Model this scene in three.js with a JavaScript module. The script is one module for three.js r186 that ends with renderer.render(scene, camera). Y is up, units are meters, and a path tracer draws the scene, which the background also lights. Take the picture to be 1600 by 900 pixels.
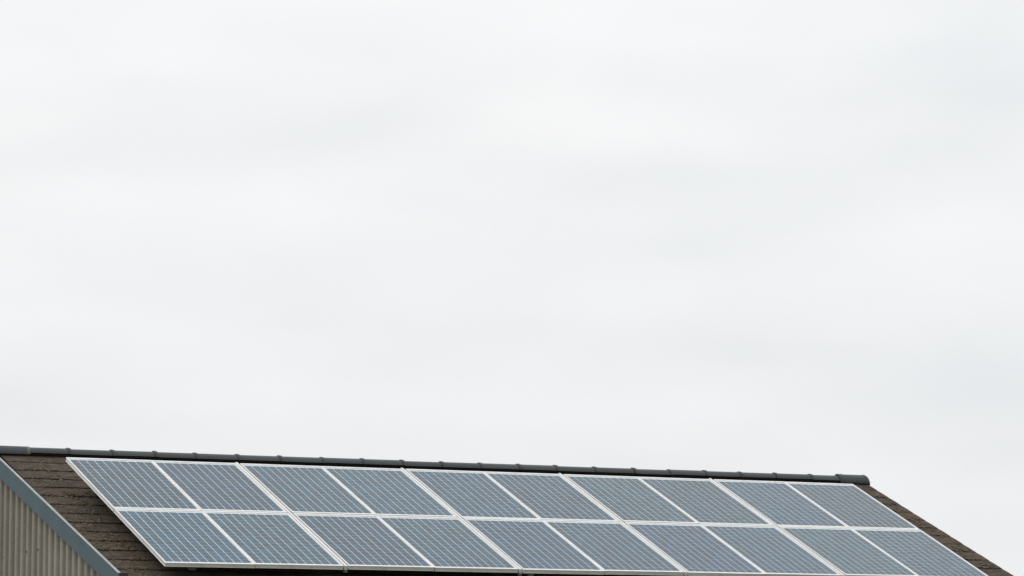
import * as THREE from 'three';
import { mergeGeometries } from 'three/addons/utils/BufferGeometryUtils.js';
import { ImprovedNoise } from 'three/addons/math/ImprovedNoise.js';

// ------------------------------------------------------------------ camera
const EYE = 1.7;
const scene = new THREE.Scene();
const F = 5435.14, YAW = 0.493539, PITCH = 0.115546;
const camera = new THREE.PerspectiveCamera(2 * Math.atan(450 / F) * 180 / Math.PI, 16 / 9, 0.5, 6000);
camera.position.set(0, EYE, 0);
camera.rotation.order = 'YXZ';
camera.rotation.set(PITCH, -YAW, 0);
scene.add(camera);
camera.updateMatrixWorld(true);

// ------------------------------------------------------------------ random and noise
function rng(seed) { let a = seed >>> 0; return () => { a = (a + 0x6D2B79F5) >>> 0; let t = a; t = Math.imul(t ^ (t >>> 15), t | 1); t ^= t + Math.imul(t ^ (t >>> 7), t | 61); return ((t ^ (t >>> 14)) >>> 0) / 4294967296; }; }
const perlin = new ImprovedNoise();
function fbm(x, y, z, o = 4) { let s = 0, a = 0.5; for (let i = 0; i < o; i++) { s += a * perlin.noise(x, y, z); x = x * 2.03 + 7.1; y = y * 2.03 + 3.7; z = z * 2.03 + 5.3; a *= 0.5; } return s; }

// ------------------------------------------------------------------ sky: a pale overcast, the cloud deck a little greyer and bluer low down
{
  const W = 2048, H = 1024, data = new Float32Array(W * H * 4);
  const toLin = (s) => s <= 0.04045 ? s / 12.92 : Math.pow((s + 0.055) / 1.055, 2.4);
  // thicker (negative) and thinner (positive) places of the deck: azimuth and elevation in degrees, half widths, amount
  const patches = [
    [23.7, 8.9, 3.6, 0.42, -0.011], [25.6, 9.4, 1.2, 0.4, -0.003], [36.0, 10.3, 1.3, 0.85, -0.014], [36.4, 9.3, 1.2, 1.1, -0.016],
    [31.0, 7.8, 2.9, 0.7, -0.014], [35.3, 5.2, 2.6, 0.75, -0.013], [36.7, 4.6, 1.3, 0.9, -0.011], [31.5, 5.5, 2.1, 0.4, -0.008],
    [21.0, 4.35, 3.0, 0.42, -0.014], [26.4, 8.55, 1.4, 0.33, 0.012], [29.4, 9.2, 2.3, 0.3, 0.012], [29.1, 11.1, 1.6, 0.45, 0.013],
    [35.9, 7.9, 1.0, 0.5, 0.014], [20.8, 10.0, 2.1, 0.7, 0.006], [29.4, 4.6, 3.2, 0.4, 0.004], [24.5, 6.6, 2.6, 0.35, -0.006],
  ];
  for (let j = 0; j < H; j++) {
    const el = ((j + 0.5) / H - 0.5) * Math.PI, eld = el * 180 / Math.PI, y = Math.sin(el), c = Math.cos(el);
    for (let i = 0; i < W; i++) {
      const th = ((i + 0.5) / W - 0.5) * 2 * Math.PI, x = c * Math.cos(th), z = c * Math.sin(th), k = (j * W + i) * 4;
      const az = Math.atan2(x, -z) * 180 / Math.PI;
      let s = 0.934 + 0.041 * (1 - Math.exp(-Math.max(eld - 3, 0) / 7));
      const n = fbm(x * 12 + 20, y * 42 + 4, z * 12 + 9, 5);
      const big = fbm(x * 3.1 + 2, y * 7, z * 3.1 + 8, 3);
      let d = n * 0.034 + big * 0.013;
      for (const [a, e, wa, we, amt] of patches) {
        const da = ((az - a + 540) % 360 - 180) / wa, de = (eld - e) / we, q = da * da + de * de;
        if (q < 12) d += amt * Math.exp(-q * 0.5);
      }
      s += d;
      const cool = Math.max(0, -d) * 0.3 + 0.004 + 0.006 * fbm(x * 8 + 50, y * 22, z * 8, 3);
      data[k] = toLin(s - cool); data[k + 1] = toLin(s); data[k + 2] = toLin(s + 0.002 + cool * 0.4); data[k + 3] = 1;
      if (eld < 0) { data[k] = 0.11; data[k + 1] = 0.115; data[k + 2] = 0.09; }
    }
  }
  const sky = new THREE.DataTexture(data, W, H, THREE.RGBAFormat, THREE.FloatType);
  sky.mapping = THREE.EquirectangularReflectionMapping;
  sky.magFilter = sky.minFilter = THREE.LinearFilter; sky.needsUpdate = true;
  scene.background = sky; scene.environment = sky;
}

// ------------------------------------------------------------------ sun behind the cloud: weak and very soft
const sun = new THREE.DirectionalLight(new THREE.Color(1, 0.985, 0.965), 1.25);
sun.position.set(18 - 20, 3 + 34, -35 - 13); sun.target.position.set(18, 3, -35);
sun.castShadow = true; sun.shadow.radius = 50; sun.shadow.mapSize.set(2048, 2048);
Object.assign(sun.shadow.camera, { left: -15, right: 15, top: 15, bottom: -15, near: 1, far: 90 });
scene.add(sun, sun.target);

const renderer = new THREE.WebGLRenderer({ antialias: true });
renderer.setSize(1024, 576);
renderer.toneMapping = THREE.LinearToneMapping;
renderer.toneMappingExposure = 1.0;
renderer.shadowMap.enabled = true;

// ------------------------------------------------------------------ textures
function tex(size, fn, srgb = false) {
  const d = new Uint8Array(size * size * 4);
  for (let j = 0; j < size; j++) for (let i = 0; i < size; i++) {
    const c = fn(i / size, j / size), k = (j * size + i) * 4;
    for (let n = 0; n < 3; n++) d[k + n] = Math.max(0, Math.min(255, Math.round(255 * (srgb ? Math.pow(Math.max(c[n], 0), 1 / 2.2) : c[n]))));
    d[k + 3] = 255;
  }
  const t = new THREE.DataTexture(d, size, size);
  t.wrapS = t.wrapT = THREE.RepeatWrapping; t.magFilter = THREE.LinearFilter; t.minFilter = THREE.LinearMipmapLinearFilter; t.generateMipmaps = true;
  if (srgb) t.colorSpace = THREE.SRGBColorSpace;
  t.needsUpdate = true; return t;
}
// tileable noise: a torus walked through 3-d noise
function tile(u, v, f, o, s) {
  const m = (a, b) => fbm(a * f + s, b * f + s * 1.7, s, o);
  const a = m(u, v), b = m(u - 1, v), c = m(u, v - 1), d = m(u - 1, v - 1);
  const w = (t) => t, p = w(u), q = w(v), l = Math.sqrt((1 - p) ** 2 + p * p) * Math.sqrt((1 - q) ** 2 + q * q);
  return ((a * (1 - p) + b * p) * (1 - q) + (c * (1 - p) + d * p) * q) / l;
}
const mixc = (a, b, t) => [a[0] + (b[0] - a[0]) * t, a[1] + (b[1] - a[1]) * t, a[2] + (b[2] - a[2]) * t];
const step = (a, b, x) => { const t = Math.max(0, Math.min(1, (x - a) / (b - a))); return t * t * (3 - 2 * t); };
// weathered slate with lichen and moss film, 1.2 m square
const slateMap = tex(512, (u, v) => {
  const a = tile(u, v, 5, 4, 1.3), b = tile(u, v, 26, 3, 4.1), c = tile(u, v, 60, 2, 8.7), e = tile(u, v, 12, 4, 12.2);
  const s = tile(u, (v * 4) % 1, 9, 4, 18.4); // grain drawn out across the slope
  let col = mixc([0.050, 0.039, 0.029], [0.105, 0.078, 0.054], step(-0.3, 0.3, a + 0.6 * s));
  col = mixc(col, [0.078, 0.076, 0.044], 0.6 * step(0.0, 0.35, e + 0.25 * b));        // olive moss film
  col = mixc(col, [0.125, 0.078, 0.055], 0.5 * step(0.1, 0.35, -e + 0.4 * s));          // rusty patches
  col = mixc(col, [0.19, 0.155, 0.115], 0.42 * step(0.14, 0.32, b + 0.4 * c));          // pale lichen specks
  col = mixc(col, [0.024, 0.020, 0.016], 0.5 * step(0.1, 0.3, -s * 0.8 - 0.5 * b + 0.2 * c)); // dark pits and cracks
  return col;
}, true);
const slateBump = tex(512, (u, v) => { const h = 0.5 + 0.5 * tile(u, v, 20, 4, 3.3) + 0.35 * tile(u, v, 60, 2, 6.1); return [h, h, h]; });
const cellMap = tex(256, (u, v) => { const a = tile(u, v, 9, 3, 2.2), b = tile(u, v, 24, 2, 9.4), h = 0.72 + 0.55 * a + 0.4 * b; return [h * 0.98, h, h * 1.02]; });
const grimeMap = tex(512, (u, v) => {
  const a = tile(u, v, 4, 4, 5.5), b = tile(u, v, 30, 3, 7.7), h = 0.86 + 0.22 * a + 0.16 * b; return [h, h * 0.995, h * 0.98];
});
const grimeBump = tex(256, (u, v) => { const h = 0.5 + 0.6 * tile(u, v, 14, 4, 15.5); return [h, h, h]; });
const groundMap = tex(512, (u, v) => { const a = tile(u, v, 6, 4, 21.5), b = tile(u, v, 50, 3, 23.5), h = 0.5 + 0.5 * a + 0.7 * b; return mixc([0.06, 0.068, 0.035], [0.14, 0.14, 0.10], h); }, true);

// ------------------------------------------------------------------ materials
const std = (o) => new THREE.MeshStandardMaterial(o);
const lin = (r, g, b) => new THREE.Color().setRGB(r, g, b);
const M = {
  slate: [[0.70, 0.68, 0.65], [0.67, 0.66, 0.64], [0.74, 0.69, 0.63], [0.69, 0.69, 0.63], [0.65, 0.62, 0.59], [0.72, 0.70, 0.66]].map((c) => std({ map: slateMap, bumpMap: slateBump, bumpScale: 0.006, roughness: 0.95, color: lin(c[0] * 1.04, c[1] * 0.97, c[2] * 0.90) })),
  moss: [[0.060, 0.050, 0.028], [0.115, 0.090, 0.062]].map((c) => std({ color: lin(...c), roughness: 1 })),
  deck: std({ color: lin(0.022, 0.024, 0.026), roughness: 1 }),
  ridge: [0.92, 1.0, 1.1, 1.22].map((k) => std({ map: grimeMap, bumpMap: grimeBump, bumpScale: 0.002, color: lin(0.043 * k, 0.053 * k, 0.059 * k), roughness: 0.42 })),
  mortar: std({ map: grimeMap, bumpMap: grimeBump, bumpScale: 0.004, color: lin(0.2, 0.2, 0.185), roughness: 0.95 }),
  barge: std({ map: grimeMap, color: lin(0.062, 0.110, 0.132), roughness: 0.6 }),
  trim: std({ map: grimeMap, color: lin(0.42, 0.44, 0.43), roughness: 0.6 }),
  dark: std({ color: lin(0.02, 0.022, 0.026), roughness: 0.6 }),
  clad: [0.94, 1.0, 1.05].map((k) => std({ map: grimeMap, bumpMap: grimeBump, bumpScale: 0.002, color: lin(0.29 * k, 0.27 * k, 0.235 * k), roughness: 0.85, side: THREE.DoubleSide })),
  screw: std({ color: lin(0.11, 0.075, 0.04), roughness: 0.7 }),
  alu: std({ map: grimeMap, color: lin(0.95, 0.955, 0.955), metalness: 0.5, roughness: 0.42 }),
  rail: std({ map: grimeMap, color: lin(0.93, 0.93, 0.93), metalness: 0.5, roughness: 0.4 }),
  bracket: std({ map: grimeMap, color: lin(0.16, 0.17, 0.175), metalness: 0.3, roughness: 0.6 }),
  backsheet: std({ color: lin(0.84, 0.90, 0.93), roughness: 0.6 }),
  cell: new THREE.MeshPhysicalMaterial({ map: cellMap, vertexColors: true, roughness: 0.6, specularIntensity: 0.15 }),
  glass: new THREE.MeshPhysicalMaterial({ color: 0xffffff, transmission: 1, thickness: 0, roughness: 0.16, ior: 1.4, side: THREE.DoubleSide }),
  block: std({ map: grimeMap, color: lin(0.3, 0.28, 0.25), roughness: 0.95 }),
  ground: std({ map: groundMap, roughness: 1 }),
};

// ------------------------------------------------------------------ helpers
const used = {};
function numbered(n) { const k = used[n] = (used[n] ?? -1) + 1; return k ? `${n}_${String(k).padStart(3, '0')}` : n; }
function mesh(name, geo, mat, parent) {
  const m = new THREE.Mesh(geo, mat); m.name = name; m.castShadow = m.receiveShadow = true;
  (parent ?? scene).add(m); return m;
}
function thing(name, label, category, pos, group) {
  const g = new THREE.Group(); g.name = numbered(name); g.position.set(...pos); g.userData = { label, category };
  if (group) g.userData.group = group;
  scene.add(g); return g;
}
// triangles and quads from plain points, flat faces, uv in metres
class Faces {
  constructor() { this.p = []; this.u = []; this.c = null; }
  tri(a, b, c, ua, ub, uc) { this.p.push(...a, ...b, ...c); this.u.push(...ua, ...ub, ...uc); }
  quad(a, b, c, d, uv) { // counter-clockwise
    uv ??= this.auto(a, b, c, d);
    this.tri(a, b, c, uv[0], uv[1], uv[2]); this.tri(a, c, d, uv[0], uv[2], uv[3]);
  }
  auto(a, b, c, d) {
    const A = new THREE.Vector3(...a), B = new THREE.Vector3(...b), D = new THREE.Vector3(...d);
    const w = A.distanceTo(B), h = A.distanceTo(D), s = a[0] * 0.37 + a[2] * 0.71 + a[1];
    return [[s, s], [s + w, s], [s + w, s + h], [s, s + h]];
  }
  box(x0, x1, y0, y1, z0, z1) {
    const P = (x, y, z) => [x ? x1 : x0, y ? y1 : y0, z ? z1 : z0];
    this.quad(P(0, 1, 1), P(1, 1, 1), P(1, 1, 0), P(0, 1, 0)); this.quad(P(0, 0, 0), P(1, 0, 0), P(1, 0, 1), P(0, 0, 1));
    this.quad(P(0, 0, 1), P(1, 0, 1), P(1, 1, 1), P(0, 1, 1)); this.quad(P(1, 0, 0), P(0, 0, 0), P(0, 1, 0), P(1, 1, 0));
    this.quad(P(1, 0, 1), P(1, 0, 0), P(1, 1, 0), P(1, 1, 1)); this.quad(P(0, 0, 0), P(0, 0, 1), P(0, 1, 1), P(0, 1, 0));
    return this;
  }
  // a closed prism: outline in 3-d, extruded by vector e
  prism(pts, e) {
    const n = pts.length, q = pts.map((p) => [p[0] + e[0], p[1] + e[1], p[2] + e[2]]);
    for (let i = 0; i < n; i++) { const j = (i + 1) % n; this.quad(pts[i], pts[j], q[j], q[i]); }
    for (let i = 1; i < n - 1; i++) {
      const uv = (p) => [p[2] + p[0], p[1]];
      this.tri(pts[0], pts[i + 1], pts[i], uv(pts[0]), uv(pts[i + 1]), uv(pts[i]));
      this.tri(q[0], q[i], q[i + 1], uv(q[0]), uv(q[i]), uv(q[i + 1]));
    }
    return this;
  }
  build(base = [0, 0, 0]) {
    const g = new THREE.BufferGeometry(), p = new Float32Array(this.p);
    for (let i = 0; i < p.length; i += 3) { p[i] -= base[0]; p[i + 1] -= base[1]; p[i + 2] -= base[2]; }
    g.setAttribute('position', new THREE.BufferAttribute(p, 3));
    g.setAttribute('uv', new THREE.BufferAttribute(new Float32Array(this.u), 2));
    if (this.c) g.setAttribute('color', new THREE.BufferAttribute(new Float32Array(this.c), 3));
    g.computeVertexNormals(); return g;
  }
}

// ------------------------------------------------------------------ ground
{
  const g = new THREE.PlaneGeometry(5000, 5000, 1, 1); g.rotateX(-Math.PI / 2);
  const uv = g.attributes.uv; for (let i = 0; i < uv.count; i++) uv.setXY(i, uv.getX(i) * 1600, uv.getY(i) * 1600);
  const m = mesh('ground', g, M.ground); m.userData = { kind: 'structure', label: 'grass and grit ground running out to the horizon' };
}

// ------------------------------------------------------------------ the building
const ROOF = 22.2 * Math.PI / 180, RY = 2.5758 + EYE, RZ = -35.9327, XL = 12.977, XR = 24.317, EAVE = 4.26;
const cs = Math.cos(ROOF), sn = Math.sin(ROOF);
const onRoof = (x, v, n) => [x, RY - v * sn + n * cs, RZ + v * cs + n * sn];        // v metres down the front slope, n metres above it
const onBack = (x, v, n) => [x, RY - v * sn + n * cs, RZ - v * cs - n * sn];
const base = [(XL + XR) / 2, 0, RZ];
const barn = thing('barn', 'barn with mossy brown slate roof, dark ridge tiles and corrugated gable under blue-grey barge board', 'building', base);
const put = (name, f, mat, parent = barn) => mesh(name, f instanceof Faces ? f.build(parent === barn ? base : base) : f, mat, parent);

// roof deck, both slopes
{
  const f = new Faces();
  f.prism([onRoof(XL + 0.03, 0, -0.012), onRoof(XL + 0.03, EAVE - 0.04, -0.012), onRoof(XL + 0.03, EAVE - 0.04, -0.06), onRoof(XL + 0.03, 0, -0.06)], [XR - XL - 0.06, 0, 0]);
  put('roof_deck', f, M.deck);
  const b = new Faces();
  b.prism([onBack(XL + 0.01, 0.0, 0.012), onBack(XL + 0.01, 0.0, -0.06), onBack(XL + 0.01, EAVE, -0.06), onBack(XL + 0.01, EAVE, 0.012)], [XR - XL - 0.02, 0, 0]);
  put('back_roof', b, M.slate[1]);
}
// slates: each its own piece where the roof shows, one joined bed under the panels
const rs = rng(77);
function slate(f, x0, x1, v0, gauge, first) {
  const lap = 0.075, tail = v0 + gauge, head = Math.max(0.0, v0 - lap), th = 0.0022 + rs() * 0.0022, lift = 0.0018 + rs() * 0.0030, head_n = -0.004, N = 7;
  const u0 = rs() * 5, w0 = rs() * 5, rough = 0.024, skew = (rs() - 0.5) * 0.012, tw = (rs() - 0.5) * 0.006;
  const flat = x0 > XR - 0.8 ? 0.25 : 1; // the right-hand verge slates lie flatter
  const top = [], bot = [], hd = [];
  for (let i = 0; i <= N; i++) {
    const t = i / N, x = x0 + (x1 - x0) * t, vv = tail + skew * (t - 0.5) + (rs() - 0.5) * rough * flat, nn = lift + tw * 0.6 * (t - 0.5) + (rs() - 0.5) * 0.003;
    top.push([x, vv, (nn + th) * flat]); bot.push([x, vv - 0.002, nn * flat - 0.002]); hd.push([x, head, head_n]);
  }
  const R = (p) => onRoof(...p), uv = (p) => [(p[0] + u0) / 1.2, (p[1] + w0) / 1.2];
  const mid = top.map((p, i) => [p[0], (head + p[1]) * 0.5 + 0.03, (p[2] + head_n + 0.008) * 0.5 + (rs() - 0.5) * 0.003]);
  for (let i = 0; i < N; i++) {
    f.quad(R(top[i]), R(top[i + 1]), R(mid[i + 1]), R(mid[i]), [uv(top[i]), uv(top[i + 1]), uv(mid[i + 1]), uv(mid[i])]);
    f.quad(R(mid[i]), R(mid[i + 1]), R(hd[i + 1]), R(hd[i]), [uv(mid[i]), uv(mid[i + 1]), uv(hd[i + 1]), uv(hd[i])]);
    f.quad(R(bot[i]), R(bot[i + 1]), R(top[i + 1]), R(top[i]), [uv(bot[i]), uv(bot[i + 1]), [uv(top[i + 1])[0], uv(top[i + 1])[1] + 0.01], [uv(top[i])[0], uv(top[i])[1] + 0.01]]);
  }
  for (const [i, s] of [[0, 1], [N, -1]]) {
    const a = R(hd[i]), b = R(bot[i]), c = R(top[i]), d = R(mid[i]);
    if (s > 0) { f.quad(a, b, c, d, [uv(hd[i]), uv(bot[i]), uv(top[i]), uv(mid[i])]); } else f.quad(d, c, b, a, [uv(mid[i]), uv(top[i]), uv(bot[i]), uv(hd[i])]);
  }
}
{
  const gauge = 0.277, bed = new Faces(), courses = Math.ceil(EAVE / gauge), W = 0.305;
  for (let k = 0; k < courses; k++) {
    const right = XR - 0.012, v0 = k * gauge, g = Math.min(gauge, EAVE - v0);
    for (let x = XL + 0.012 - (k % 2) * W / 2; x < XR - 0.012; x += W) {
      const x0 = Math.max(x + 0.0015 + rs() * 0.002, XL + 0.012), e1 = x + W - 0.0015 - rs() * 0.002, x1 = e1 > right - 0.12 ? right : e1;
      if (x1 - x0 < 0.04 || x0 > right - 0.12) continue;
      const shown = x1 < XL + 2.0 || x0 > XR - 0.75, f = shown ? new Faces() : bed;
      slate(f, x0, x1, v0, g);
      if (shown) put('slate', f, M.slate[Math.floor(rs() * M.slate.length)]);
    }
  }
  const m = put('slate_bed', bed, M.slate[0]); m.userData.kind = 'stuff';
}
// moss tufts on the slates at the left end, too many and small to count
{
  const g = new THREE.IcosahedronGeometry(1, 1), count = 2600, mo = [0, 1].map((k) => new THREE.InstancedMesh(g, M.moss[k], count / 2));
  const r = rng(5), m4 = new THREE.Matrix4(), q = new THREE.Quaternion(), e = new THREE.Euler();
  for (let i = 0; i < count; i++) {
    let x, v, tries = 0;
    do { const right = r() < 0.22; x = right ? XR - 0.04 - r() * 0.6 : XL + 0.05 + r() * (r() < 0.3 ? 1.6 : 0.42); v = 0.12 + r() * (EAVE - 0.2); tries++; } while (fbm(x * 2.4, v * 3.2, 3, 3) < -0.02 && tries < 12);
    const course = Math.floor(v / 0.277), edge = r() < 0.3;
    if (edge) v = (course + 1) * 0.277 - 0.004 - r() * r() * 0.05;
    const s = 0.004 + r() * r() * 0.011, f = (v / 0.277) % 1, p = onRoof(x, v, 0.001 + 0.009 * f);
    e.set(ROOF, r() * 6, 0); q.setFromEuler(e);
    m4.compose(new THREE.Vector3(p[0] - base[0], p[1], p[2] - base[2]), q, new THREE.Vector3(s * (1 + r() * 1.8), s * 0.7, s * (1 + r() * 0.6)));
    mo[i % 2].setMatrixAt(i >> 1, m4);
  }
  for (const m of mo) { m.name = 'moss'; m.userData.kind = 'stuff'; m.castShadow = m.receiveShadow = true; barn.add(m); }
}
// ridge tiles: half-round with a raised joint collar
function arcShell(x0, x1, r0, r1, th, a0 = -108, a1 = 108, N = 18, yc = 0.008) { // radius goes from r0 at x0 to r1 at x1
  const f = new Faces(), pt = (x, r, a) => [x, RY + yc + r * Math.cos(a), RZ + r * Math.sin(a)];
  for (let i = 0; i < N; i++) {
    const a = (a0 + (a1 - a0) * i / N) * Math.PI / 180, b = (a0 + (a1 - a0) * (i + 1) / N) * Math.PI / 180;
    const U = (x, t) => [x, t * 0.07];
    f.quad(pt(x0, r0, b), pt(x1, r1, b), pt(x1, r1, a), pt(x0, r0, a), [U(x0, b), U(x1, b), U(x1, a), U(x0, a)]);
    f.quad(pt(x0, r0 - th, a), pt(x1, r1 - th, a), pt(x1, r1 - th, b), pt(x0, r0 - th, b), [U(x0, a), U(x1, a), U(x1, b), U(x0, b)]);
    f.quad(pt(x0, r0 - th, b), pt(x0, r0, b), pt(x0, r0, a), pt(x0, r0 - th, a)); f.quad(pt(x1, r1, b), pt(x1, r1 - th, b), pt(x1, r1 - th, a), pt(x1, r1, a));
  }
  for (const a of [a0, a1]) {
    const t = a * Math.PI / 180; const A = pt(x0, r0, t), B = pt(x1, r1, t), C = pt(x1, r1 - th, t), D = pt(x0, r0 - th, t);
    a < 0 ? f.quad(A, B, C, D) : f.quad(D, C, B, A);
  }
  return f;
}
{
  const joints = [13.312, 13.788, 14.304, 14.81, 15.295, 15.81, 16.332, 16.86, 17.37, 17.879, 18.393, 18.897, 19.407, 19.905, 20.436, 20.972, 21.471, 21.967, 22.467, 22.974, 23.486, 23.9];
  const r = rng(31), R0 = 0.085;
  for (let i = 0; i < joints.length - 1; i++) {
    const a = joints[i], b = joints[i + 1], dr = (r() - 0.5) * 0.004, dy = (r() - 0.5) * 0.006;
    const f = arcShell(a + 0.004, b - 0.004, R0 + dr, R0 + dr + 0.001, 0.016, -74, 74, 16, -0.010);
    const t = put('ridge_tile', f, M.ridge[Math.floor(r() * 4)]); t.position.y = dy;
    if (i < joints.length - 2) put('collar', arcShell(b - 0.017, b + 0.017, R0 + 0.011, R0 + 0.009, 0.026, -76, 76, 16, -0.010).build(base), M.ridge[0], t);
  }
  // larger closed pieces at both ends
  const left = put('ridge_end_tile', arcShell(XL - 0.13, 13.312, 0.079, 0.078, 0.016, -100, 100), M.ridge[3]);
  put('mortar_rim', arcShell(13.293, 13.329, 0.0785, 0.0785, 0.012, -95, 95).build(base), M.mortar, left);
  const E = 24.356, cap = mergeGeometries([
    arcShell(23.9, E - 0.09, 0.086, 0.087, 0.016).build(base),
    (() => { // rounded hip end
      const f = new Faces(), N = 18, K = 8, P = (i, k) => { const a = (-108 + 216 * i / N) * Math.PI / 180, t = k / K * Math.PI / 2, rr = 0.087 * Math.cos(t); return [E - 0.09 + 0.10 * Math.sin(t), RY + 0.012 + rr * Math.cos(a) - 0.05 * (1 - Math.cos(t)), RZ + rr * Math.sin(a)]; };
      for (let i = 0; i < N; i++) for (let k = 0; k < K; k++) f.quad(P(i + 1, k), P(i + 1, k + 1), P(i, k + 1), P(i, k));
      return f.build(base);
    })(),
  ]);
  const c = put('ridge_end_tile', cap, M.ridge[2]);
  put('collar', arcShell(23.885, 23.95, 0.091, 0.091, 0.016).build(base), M.ridge[1], c);
}
// mortar bedding under the ridge tiles
{
  const f = new Faces();
  f.prism([[XL + 0.02, RY + 0.02, RZ - 0.05], onBack(XL + 0.02, 0.05, 0.014), onRoof(XL + 0.02, 0.05, 0.016), [XL + 0.02, RY + 0.02, RZ + 0.05]].reverse(), [XR - XL - 0.04, 0, 0]);
  put('ridge_bedding', f, M.deck);
}
// barge boards and pale verge trim along the left gable
{
  const xb = 12.937, t = 0.026, h = 0.196, eye = EYE;
  const A = [xb, 2.5655 + eye, RZ], B = [xb, 1.163 + eye, -32.275]; // top edge, ridge to eave
  const slope = (B[1] - A[1]) / (B[2] - A[2]);
  const top = (z) => A[1] + slope * Math.abs(z - RZ);
  const end = B[2];
  for (const s of [1, -1]) {
    const z1 = RZ + s * (end - RZ);
    const P = [[xb, top(RZ), RZ], [xb, top(RZ) - h, RZ], [xb, top(end) - h, z1], [xb, top(end), z1]];
    const f = new Faces(); f.prism(s > 0 ? P.reverse() : P, [t, 0, 0]);
    const b = put('barge_board', f, M.barge);
    const Q = [[xb - 0.004, top(RZ) + 0.009, RZ], [xb - 0.004, top(RZ) + 0.001, RZ], [xb - 0.004, top(end) + 0.001, z1], [xb - 0.004, top(end) + 0.009, z1]];
    const g = new Faces(); g.prism(s > 0 ? Q.reverse() : Q, [0.026, 0, 0]);
    put('verge_trim', g.build(base), M.trim, b);
    const w = new Faces(); w.box(xb - 0.002, XL + 0.05, top(end) - h * 0.95, top(end) + 0.006, Math.min(z1, z1 + s * 0.03), Math.max(z1, z1 + s * 0.03));
    put('end_cap', w.build(base), M.dark, b);
  }
  // soffit fillet that closes the space between barge and wall higher up
}
// gable walls: corrugated sheets, seven waves each
const PITCH_W = 0.1705, AMP = 0.056;
function sheetsX(xw, dir, name) {
  const half = EAVE * cs - 0.30, n = Math.ceil(2 * half / (6 * PITCH_W)), r = rng(dir > 0 ? 9 : 11);
  for (let k = 0; k < n; k++) {
    const z0 = RZ - half + k * 6 * PITCH_W, out = (k % 2) * 0.006, f = new Faces(), S = 20, pos = [], uv = [], idx = [];
    const m = 6 * S + 4, phase = 0.4;
    for (let i = 0; i <= m; i++) {
      const z = Math.min(z0 + i * PITCH_W / S, RZ + half), w = Math.cos(2 * Math.PI * (z / PITCH_W + phase)); // rounded ribs: -1 valley, 1 crest
      const x = xw - dir * (AMP * 0.5 * Math.tanh(2.1 * (w + 0.15)) + out);
      const yt = RY - Math.abs(z - RZ) * sn / cs - 0.075;
      for (const y of [0.05, yt]) { pos.push(x - base[0], y, z - base[2]); uv.push(z / 1.7, y / 1.7); }
      if (i < m) { const a = 2 * i; dir > 0 ? idx.push(a, a + 2, a + 3, a, a + 3, a + 1) : idx.push(a, a + 3, a + 2, a, a + 1, a + 3); }
    }
    const g = new THREE.BufferGeometry();
    g.setAttribute('position', new THREE.Float32BufferAttribute(pos, 3)); g.setAttribute('uv', new THREE.Float32BufferAttribute(uv, 2)); g.setIndex(idx);
    g.computeVertexNormals();
    mesh(name, g, M.clad[k % 3], barn);
  }
}
sheetsX(XL + 0.040, 1, 'cladding_sheet');
sheetsX(XR - 0.08, -1, 'cladding_sheet');
// screw heads through the crests
{
  const g = new THREE.SphereGeometry(0.012, 10, 6);
  for (const [y, z] of [[1.438, -35.686], [1.486, -34.715], [1.476, -35.002], [0.3, -35.2], [0.3, -34.5], [0.3, -33.8], [0.3, -33.1]]) {
    const zc = (Math.round(z / PITCH_W + 0.4) - 0.4) * PITCH_W, q = mesh('screw', g, M.screw, barn);
    q.position.set(XL + 0.040 - AMP / 2 - 0.004 - base[0], y + EYE, zc - base[2]); q.scale.set(0.6, 1, 1);
  }
}
// long walls and gutter, below the frame
{
  const zf = RZ + EAVE * cs - 0.28, yt = RY - (EAVE - 0.3) * sn - 0.08;
  put('front_wall', new Faces().box(XL + 0.08, XR - 0.14, 0, yt, zf - 0.15, zf), M.block);
  put('back_wall', new Faces().box(XL + 0.08, XR - 0.14, 0, yt, 2 * RZ - zf, 2 * RZ - zf + 0.15), M.block);
  const g = new THREE.CylinderGeometry(0.055, 0.055, XR - XL - 0.1, 16, 1, true, 0, Math.PI); g.rotateZ(Math.PI / 2); g.rotateX(Math.PI / 2);
  const e = onRoof(0, EAVE + 0.03, -0.06); g.translate(0, e[1], e[2] - base[2]);
  const m = M.dark.clone(); m.side = THREE.DoubleSide; mesh('gutter', g, m, barn);
}

// ------------------------------------------------------------------ solar panels
const TILT = 23.5 * Math.PI / 180, PX = 13.3666, PY = 2.48347 + EYE, PZ = -34.88921, PW = 0.980, PH = 1.5089, GAP_ROW = 0.012, GAP_IN = 0.003, GAP_GROUP = 0.060, DEPTH = 0.040;
const ct = Math.cos(TILT), st = Math.sin(TILT);
const onArray = (u, v, n) => new THREE.Vector3(PX + u, PY - v * st + n * ct, PZ + v * ct + n * st);
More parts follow.
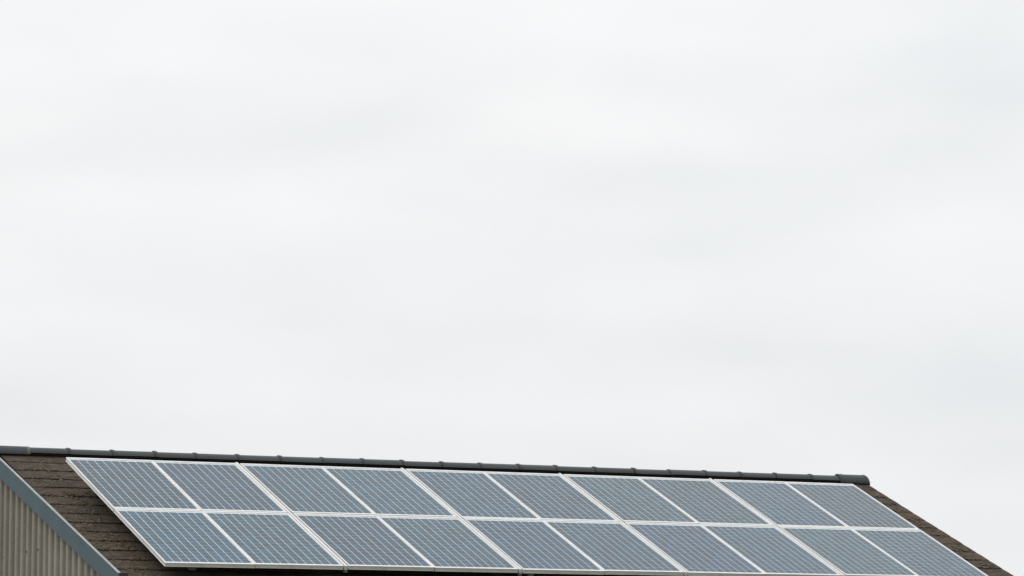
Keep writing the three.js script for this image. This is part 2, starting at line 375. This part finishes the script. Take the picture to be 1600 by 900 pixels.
// shared frame and glass; origin at the panel's upper left corner, x right, y up off the face, z down the slope
const SIDE = 0.016, END = 0.030;
const frameGeo = (() => {
  const f = new Faces(), lip = 0.007;
  f.box(0, SIDE, -lip, 0, 0, PH); f.box(PW - SIDE, PW, -lip, 0, 0, PH);                        // long lips
  f.box(SIDE, PW - SIDE, -lip, 0, 0, END); f.box(SIDE, PW - SIDE, -lip, 0, PH - END, PH);     // short lips
  const i = 0.0035, y0 = -DEPTH, y1 = -lip;
  f.box(i, 0.014, y0, y1, i, PH - i); f.box(PW - 0.014, PW - i, y0, y1, i, PH - i);
  f.box(0.014, PW - 0.014, y0, y1, i, 0.014); f.box(0.014, PW - 0.014, y0, y1, PH - 0.014, PH - i);
  f.box(0.0015, 0.03, y0 - 0.003, y0, 0.0015, PH - 0.0015); f.box(PW - 0.03, PW - 0.0015, y0 - 0.003, y0, 0.0015, PH - 0.0015);  // bottom flanges
  f.box(0.03, PW - 0.03, y0 - 0.003, y0, 0.0015, 0.03); f.box(0.03, PW - 0.03, y0 - 0.003, y0, PH - 0.03, PH - 0.0015);
  return f.build();
})();
const glassGeo = (() => { const f = new Faces(), y = -0.003; f.quad([SIDE, y, PH - END], [PW - SIDE, y, PH - END], [PW - SIDE, y, END], [SIDE, y, END]); return f.build(); })();
const sheetGeo = new Faces().box(0.016, PW - 0.016, -0.014, -0.0085, 0.016, PH - 0.016).build();
const COLS = 10, ROWS = 15, MX = SIDE + 0.004, MZ = END + 0.022, CP = (PW - 2 * MX) / COLS, CQ = (PH - 2 * MZ) / ROWS, CGX = 0.0064, CGZ = 0.0044;
function cellString(k, r, tint) {
  const f = new Faces(); f.c = [];
  const x0 = MX + k * CP + CGX / 2, x1 = x0 + CP - CGX, y = -0.0075, yb = -0.0084;
  for (let j = 0; j < ROWS; j++) {
    const z0 = MZ + j * CQ + CGZ / 2, z1 = z0 + CQ - CGZ, n0 = f.p.length / 3;
    const s = r() * 3, t = r() * 3, uv = [[s, t], [s + CP / 0.25, t], [s + CP / 0.25, t + CQ / 0.25], [s, t + CQ / 0.25]];
    f.quad([x0, y, z1], [x1, y, z1], [x1, y, z0], [x0, y, z0], uv);
    f.quad([x0, yb, z1], [x1, yb, z1], [x1, y, z1], [x0, y, z1], uv); f.quad([x0, yb, z0], [x0, yb, z1], [x0, y, z1], [x0, y, z0], uv);
    const v = (0.7 + 0.6 * r()) * tint[3], h = (r() - 0.5) * 0.2;
    for (let n = n0; n < f.p.length / 3; n++) f.c.push(tint[0] * v * (1 - h * 0.6), tint[1] * v * (1 - h * 0.1), tint[2] * v * (1 + h * 0.35));
  }
  return f.build();
}
const ordinal = ['first', 'second', 'third', 'fourth', 'fifth', 'sixth', 'seventh', 'eighth', 'ninth', 'last'];
function panelLabel(c, row) {
  const where = row ? 'lower' : 'upper';
  if (c === 0) return row ? 'leftmost solar panel of the lower row, its outer edge nearest the barge board end' : 'leftmost solar panel of the upper row, its corner just under the ridge tiles';
  if (c === 9) return `rightmost solar panel of the ${where} row, beside the brown right-hand roof edge`;
  return `${ordinal[c]} solar panel from the left in the ${where} row, ${row ? 'above the dark gap' : 'just below the ridge tiles'}`;
}
const pr = rng(2024);
for (let row = 0; row < 2; row++) for (let c = 0; c < 10; c++) {
  const u = Math.floor(c / 2) * (2 * PW + GAP_IN + GAP_GROUP) + (c % 2) * (PW + GAP_IN), o = onArray(u, row * (PH + GAP_ROW), 0);
  const g = thing('solar_panel', panelLabel(c, row), 'solar panel', [o.x, o.y + (pr() - 0.5) * 0.003, o.z], 'solar panels in two rows on the slate roof');
  g.rotation.set(TILT + (pr() - 0.5) * 0.005, (pr() - 0.5) * 0.002, (pr() - 0.5) * 0.003);
  mesh('frame', frameGeo, M.alu, g);
  mesh('backsheet', sheetGeo, M.backsheet, g);
  const tint = [0.004 + pr() * 0.003, 0.072 + pr() * 0.012, 0.124 + pr() * 0.022, 0.84 + pr() * 0.28];
  for (let k = 0; k < COLS; k++) mesh('cell_string', cellString(k, pr, tint), M.cell, g);
  mesh('glass', glassGeo, M.glass, g);
}
// ------------------------------------------------------------------ mounting rails
function rail(u, w, top, bottom, v0, v1, label, group, feet) {
  const o = onArray(u, 0, 0), g = thing('mounting_rail', label, 'mounting rail', [o.x, o.y, o.z], group);
  g.rotation.x = TILT;
  const f = new Faces(); f.box(-w / 2, w / 2, bottom, top, v0, v1);
  mesh('bar', f.build(), w > 0.03 ? M.bracket : M.rail, g);
  for (const v of feet) {
    const yr = -(0.309 - 0.069 * v / 3.03) + 0.014; // just above the slates
    const foot = new Faces(); foot.box(-w / 2 + 0.004, w / 2 - 0.004, yr + 0.006, bottom, v - 0.02, v + 0.02); foot.box(-w / 2 - 0.03, w / 2 + 0.03, yr, yr + 0.006, v - 0.05, v + 0.03);
    mesh('foot', foot.build(), M.bracket, g);
  }
  return g;
}
const ALL = 2 * PH + GAP_ROW, seam = 2 * PW + GAP_IN + GAP_GROUP;
const names = ['first', 'second', 'third', 'fourth'];
for (let k = 1; k <= 4; k++) {
  const g = rail(k * seam - GAP_GROUP / 2, 0.030, -0.003, -0.062, -0.035, ALL - 0.004,
    `aluminium strip in the ${names[k - 1]} wide seam from the left between panel pairs`, 'rails in the seams between panel pairs', [0.25, 1.3, 2.3]);
  const f = new Faces(); f.box(-0.02, 0.02, -0.072, -0.045, ALL - 0.03, ALL + 0.006);
  mesh('end_clamp', f.build(), M.bracket, g);
}
rail(0.33, 0.062, -0.058, -0.098, 0.05, ALL - 0.05, 'square rail end in the dark gap under the leftmost lower panel', 'rails under the panels', [0.3, 1.3, 2.3]);
rail(4.16, 0.062, -0.050, -0.090, 0.05, ALL - 0.02, 'rail end just right of the second wide seam under the lower edge', 'rails under the panels', [0.3, 1.3, 2.3]);

renderer.render(scene, camera);
